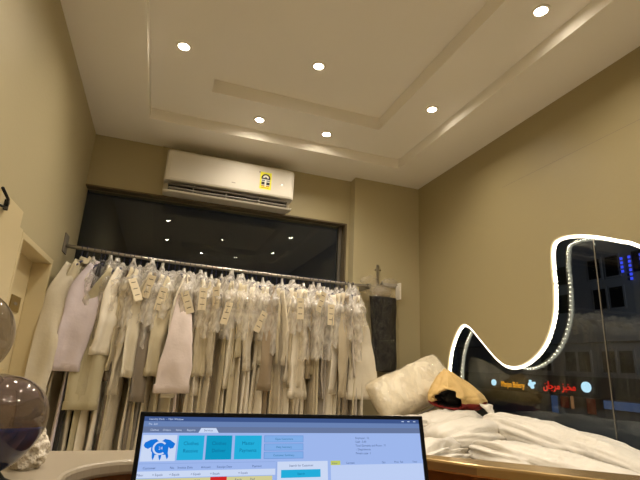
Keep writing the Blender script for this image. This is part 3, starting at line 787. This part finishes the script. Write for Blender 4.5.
# logo: dripping blue t-shirt with a ring and a number
rect(.003, .107, 24, 57, 'scr_pale', 2)
shirt = [(.05, 36), (.08, 32), (.11, 31), (.125, 34), (.145, 34), (.16, 31), (.19, 32.5), (.222, 38), (.212, 44), (.195, 45), (.185, 42.5), (.184, 51), (.19, 56), (.183, 60), (.176, 57), (.172, 53.5), (.150, 53.5), (.148, 58), (.142, 61.5), (.136, 58), (.132, 53.5), (.112, 53.5), (.110, 57), (.104, 61), (.097, 57), (.095, 50), (.088, 48), (.088, 42.5), (.07, 45), (.052, 43), (.045, 40)]
shirt = [(.009 + (q - .045) * .535, 29 + (zz - 31) * .89) for q, zz in shirt]
bm = bmesh.new(); vs = [bm.verts.new((X0 + q * sw_, .0028 - .00075, Z0 - zz / 1000)) for q, zz in shirt]
es = [bm.edges.new((vs[i], vs[(i + 1) % len(vs)])) for i in range(len(vs))]
bmesh.ops.triangle_fill(bm, edges=es, use_beauty=True); mb.bm(bm, 'scr_blue', False)
V = []
for k in range(25):
    a = math.radians(40 + 270 * k / 24)
    for r_ in (.0066, .0088): V.append((X0 + .058 * sw_ + r_ * 1.1 * math.cos(a), .0028 - .001, Z0 - .0405 + r_ * math.sin(a)))
mb.add(V, [(2 * k, 2 * k + 1, 2 * k + 3, 2 * k + 2) for k in range(24)], 'scr_pale')
txt('24', .060, 42.6, 5.6, 'scr_pale', 4, 'CENTER')
for x0, x1, m, a_, b2 in ((.112, .193, 'scr_tile', 'Clothes', 'Receive'), (.200, .284, 'scr_tile_dark', 'Clothes', 'Deliver'), (.293, .384, 'scr_tile', 'Master', 'Payments')):
    rect(x0, x1, 24.5, 56, m, 2)
    txt(a_, (x0 + x1) / 2, 37, 6.6, 'scr_ink', 3, 'CENTER'); txt(b2, (x0 + x1) / 2, 46.5, 6.6, 'scr_ink', 3, 'CENTER')
for z, s in ((24.5, 'Open Customers'), (35.6, 'Daily Summary'), (46.6, 'Customer Summary')):
    rect(.393, .532, z, z + 9.4, 'scr_btn_edge', 2); rect(.3945, .5305, z + .6, z + 8.8, 'scr_btn', 3); txt(s, .462, z + 6.1, 4, 'scr_ink', 4, 'CENTER')
for z, s in ((28.5, 'Employee : 12'), (34, 'Cash : 0.00'), (39.5, 'Total Garments and Pieces : 71'), (45, ' - Departments'), (50.5, 'Private copy : 1')): txt(s, .729, z + 1, 4.2, 'scr_text')
rect(0, .434, 59.5, 60.2, 'scr_line', 2)
for x, s in ((.015, 'Customer'), (.095, 'No.'), (.118, 'Invoice Date'), (.19, 'Amount'), (.24, 'Receipt Date'), (.355, 'Payment')): txt(s, x, 66.5, 4, 'scr_text')
rect(0, .434, 69, 77, 'scr_pale', 2)
for x, s in ((.0, 'Filter'), (.045, '= Equals'), (.095, '= Equals'), (.16, '= Equals'), (.22, '= Equals'), (.31, '= Equals')): txt(s, x, 74.8, 4, 'scr_text', 4)
rect(0, .424, 78, 85, 'scr_yellow', 3); rect(.222, .274, 77.6, 86, 'scr_red', 4)
for x, s in ((.005, 'Clothes'), (.06, '11 Ref'), (.092, '12/01/2022'), (.17, '40.00'), (.30, 'Ready'), (.35, 'Paid')): txt(s, x, 83, 4, 'scr_text', 5)
for k in range(13):
    z = 86 + k * 8; rect(0, .424, z, z + 7.6, 'scr_pale' if k % 2 else 'scr_bg', 2)
rect(.436, .438, 60, 250, 'scr_line', 2); rect(.441, .621, 60, 110, 'scr_pale', 1)
txt('Search for Customer', .525, 67, 4.4, 'scr_text', 3, 'CENTER'); rect(.454, .594, 71, 81.5, 'scr_tile', 2); txt('Search', .524, 78, 4.4, 'scr_ink', 3, 'CENTER')
rect(.632, 1, 65.5, 250, 'scr_white', 2); rect(.630, 1, 60, 66, 'scr_bg', 3); rect(.632, .668, 60, 66, 'scr_lime', 4); txt('Status', .635, 64.6, 3.8, 'scr_text', 5)
for x, s in ((.69, 'Garment'), (.83, 'Qty'), (.88, 'Price  Tax'), (.955, 'Total')): txt(s, x, 64.6, 3.8, 'scr_text', 5)
mb.build('screen', t, Tl)
mb = MB(); mb.box(-.025, .025, .06, .085, 0.01, .30, 'black_plastic', .004); mb.box(-.12, .12, -.02, .16, 0, .012, 'black_plastic', .005); mb.build('stand', t)

# ------------------------------------------------------------------ the street outside
mb = MB(); mb.box(XR + .2, 40, -25, 45, -2.4, -2.3, 'asphalt'); struct(mb.build('ground'))
FX = 13.0
bt = thing('apartment_building', 'dark grey building across the street behind the shop window', 'building', (FX, 10, -2.3))
wy = [5.6, 6.9, 8.2, 9.2, 10.0, 10.56, 11.45, 12.3, 13.4]
mb = MB(); mb.box(FX, FX + 6, 2, 18.2, -2.3, 9.5, 'facade'); mb.build('wall', bt, at(bt))
mb = MB(); mb.box(FX - .25, FX, 2, 18.2, Z(1.15), Z(1.4), 'facade'); mb.build('ledge', bt, at(bt))
def win(y, z, w=.42, h=.62):
    m_ = MB(); m_.box(FX - .04, FX + .001, y - w / 2 - .05, y + w / 2 + .05, Z(z - h / 2) - .05, Z(z + h / 2) + .05, 'facade'); f = m_.build('window', bt, at(bt))
    m_ = MB(); m_.box(FX - .05, FX - .03, y - w / 2, y + w / 2, Z(z - h / 2), Z(z + h / 2), 'black_plastic'); m_.build('pane', f)
    f.children[0].data.transform(at(bt))
for z, ys in ((.57, (9.2, 9.99, 10.56, 11.42, 11.94, 13.0)), (2.48, (9.0, 10.04, 10.61, 12.0, 13.2)), (3.45, (9.2, 10.08, 10.7, 12.0)), (5.3, (9.2, 10.1, 11.4, 12.6))):
    for y_ in ys: win(y_, z)
mb = MB(); mb.box(FX - .6, FX, 2, 18.2, Z(-.50), Z(.10), 'facade_dark'); mb.build('awning', bt, at(bt))
# lit shop fronts below the awning
emit('shop_blue', '5a7ab0', .2); emit('shop_red', '8a3020', .14); emit('shop_warm', 'b07a50', .45); emit('blue_glow', '3a4cf0', 1.2)
emit('sign_orange', 'f0a018', 1.0); emit('sign_red', 'e02a1c', 1.0); emit('sign_white', 'bfe8ff', 1.2); emit('fascia_blue', '6f8ac0', .22)
mb = MB()
for y0, y1_, z0, z1, m in ((8.2, 9.35, -.85, -.56, 'fascia_blue'), (9.6, 10.9, -.80, -.56, 'fascia_blue'), (12.2, 12.5, -.9, -.55, 'shop_red'), (12.65, 12.9, -1.1, -.55, 'shop_blue'), (12.0, 12.1, -.9, -.5, 'shop_warm'), (11.2, 11.5, -1.0, -.55, 'shop_red')):
    mb.box(FX - .05, FX - .02, y0, y1_, Z(z0), Z(z1), m)
mb.build('shop_front', bt, at(bt))
# blue string lights dripping on the upper floor
mb = MB()
for y_, n in ((8.75, 5), (8.9, 2), (9.1, 3), (9.45, 6), (9.7, 4)):
    for k in range(n): mb.box(FX - .12, FX - .09, y_ - .035, y_ + .035, Z(3.56 - k * .13), Z(3.64 - k * .13), 'blue_glow')
tag(mb.build('string_lights'), 'blue string lights dripping down the building across the street', 'lights')

def sign_text(name, body, ya, yb, zc, h, m, label):
    """flat lit lettering from ya (left, seen from the shop) to yb, standing 2 cm proud of the fascia"""
    V, F = text_geo(body, 1)
    x0 = min(p[0] for p in V); x1 = max(p[0] for p in V); z0 = min(p[1] for p in V); z1 = max(p[1] for p in V)
    mb = MB()
    for x in (FX - .64, FX - .602):
        mb.add([(x, ya - (p[0] - x0) / (x1 - x0) * (ya - yb), Z(zc) + ((p[1] - z0) / (z1 - z0) - .5) * h) for p in V], F, m)
    tag(mb.build(name), label, 'sign')
sign_text('shop_sign', 'Marjan Bakery', 14.64, 13.48, -.31, .26, 'sign_orange', 'orange lit English bakery lettering across the street')
sign_text('shop_sign', '\uFEE5\uFE8E\uFE9F\uFEAE\uFEE3 \uFEB0\uFE92\uFEA8\uFEE3', 12.61, 11.34, -.25, .33, 'sign_red', 'red lit Arabic lettering across the street')
def disc(mb, y_, z_, r, m, x=FX - .66, n=24):
    mb.loft([[(xx, y_ + r * math.cos(2 * PI * k / n), Z(z_) + r * math.sin(2 * PI * k / n)) for k in range(n)] for xx in (x, x + .062)], m)
mb = MB(); disc(mb, 15.05, -.25, .11, 'sign_white'); tag(mb.build('round_sign'), 'small round white lit sign left of the orange lettering', 'sign')
mb = MB(); disc(mb, 10.94, -.20, .155, 'sign_white'); tag(mb.build('round_sign'), 'round white lit sign right of the red lettering', 'sign')
mb = MB()
for dy, dz, r in ((.08, .09, .04), (.09, -.02, .07), (-.01, .0, .06), (-.09, .03, .045), (.0, -.10, .06)): disc(mb, 13.10 + dy, -.21 + dz, r, 'sign_white')
tag(mb.build('emblem_sign'), 'white lit emblem between the orange and red lettering', 'sign')
# added lamp, out of view, put in to light the facade
t = thing('added_street_lamp', 'street lamp added out of view to light the building', 'lamp', (8.0, 3.0, -2.3))
mb = MB(); mb.tube([(0, 0, 0), (0, 0, 3), (0, 0, 6)], .06, 'black_metal', 10); mb.build('pole', t)
mb = MB(); mb.box(-.1, .5, -.1, .1, 6, 6.12, 'black_metal', .01); mb.build('lamp_head', t)
ld = bpy.data.lights.new('bulb', 'POINT'); ld.energy = 900; ld.color = (.85, .9, 1); ld.shadow_soft_size = .1
lo = bpy.data.objects.new('bulb', ld); COL.objects.link(lo); lo.parent = t; lo.location = (.3, 0, 5.8)
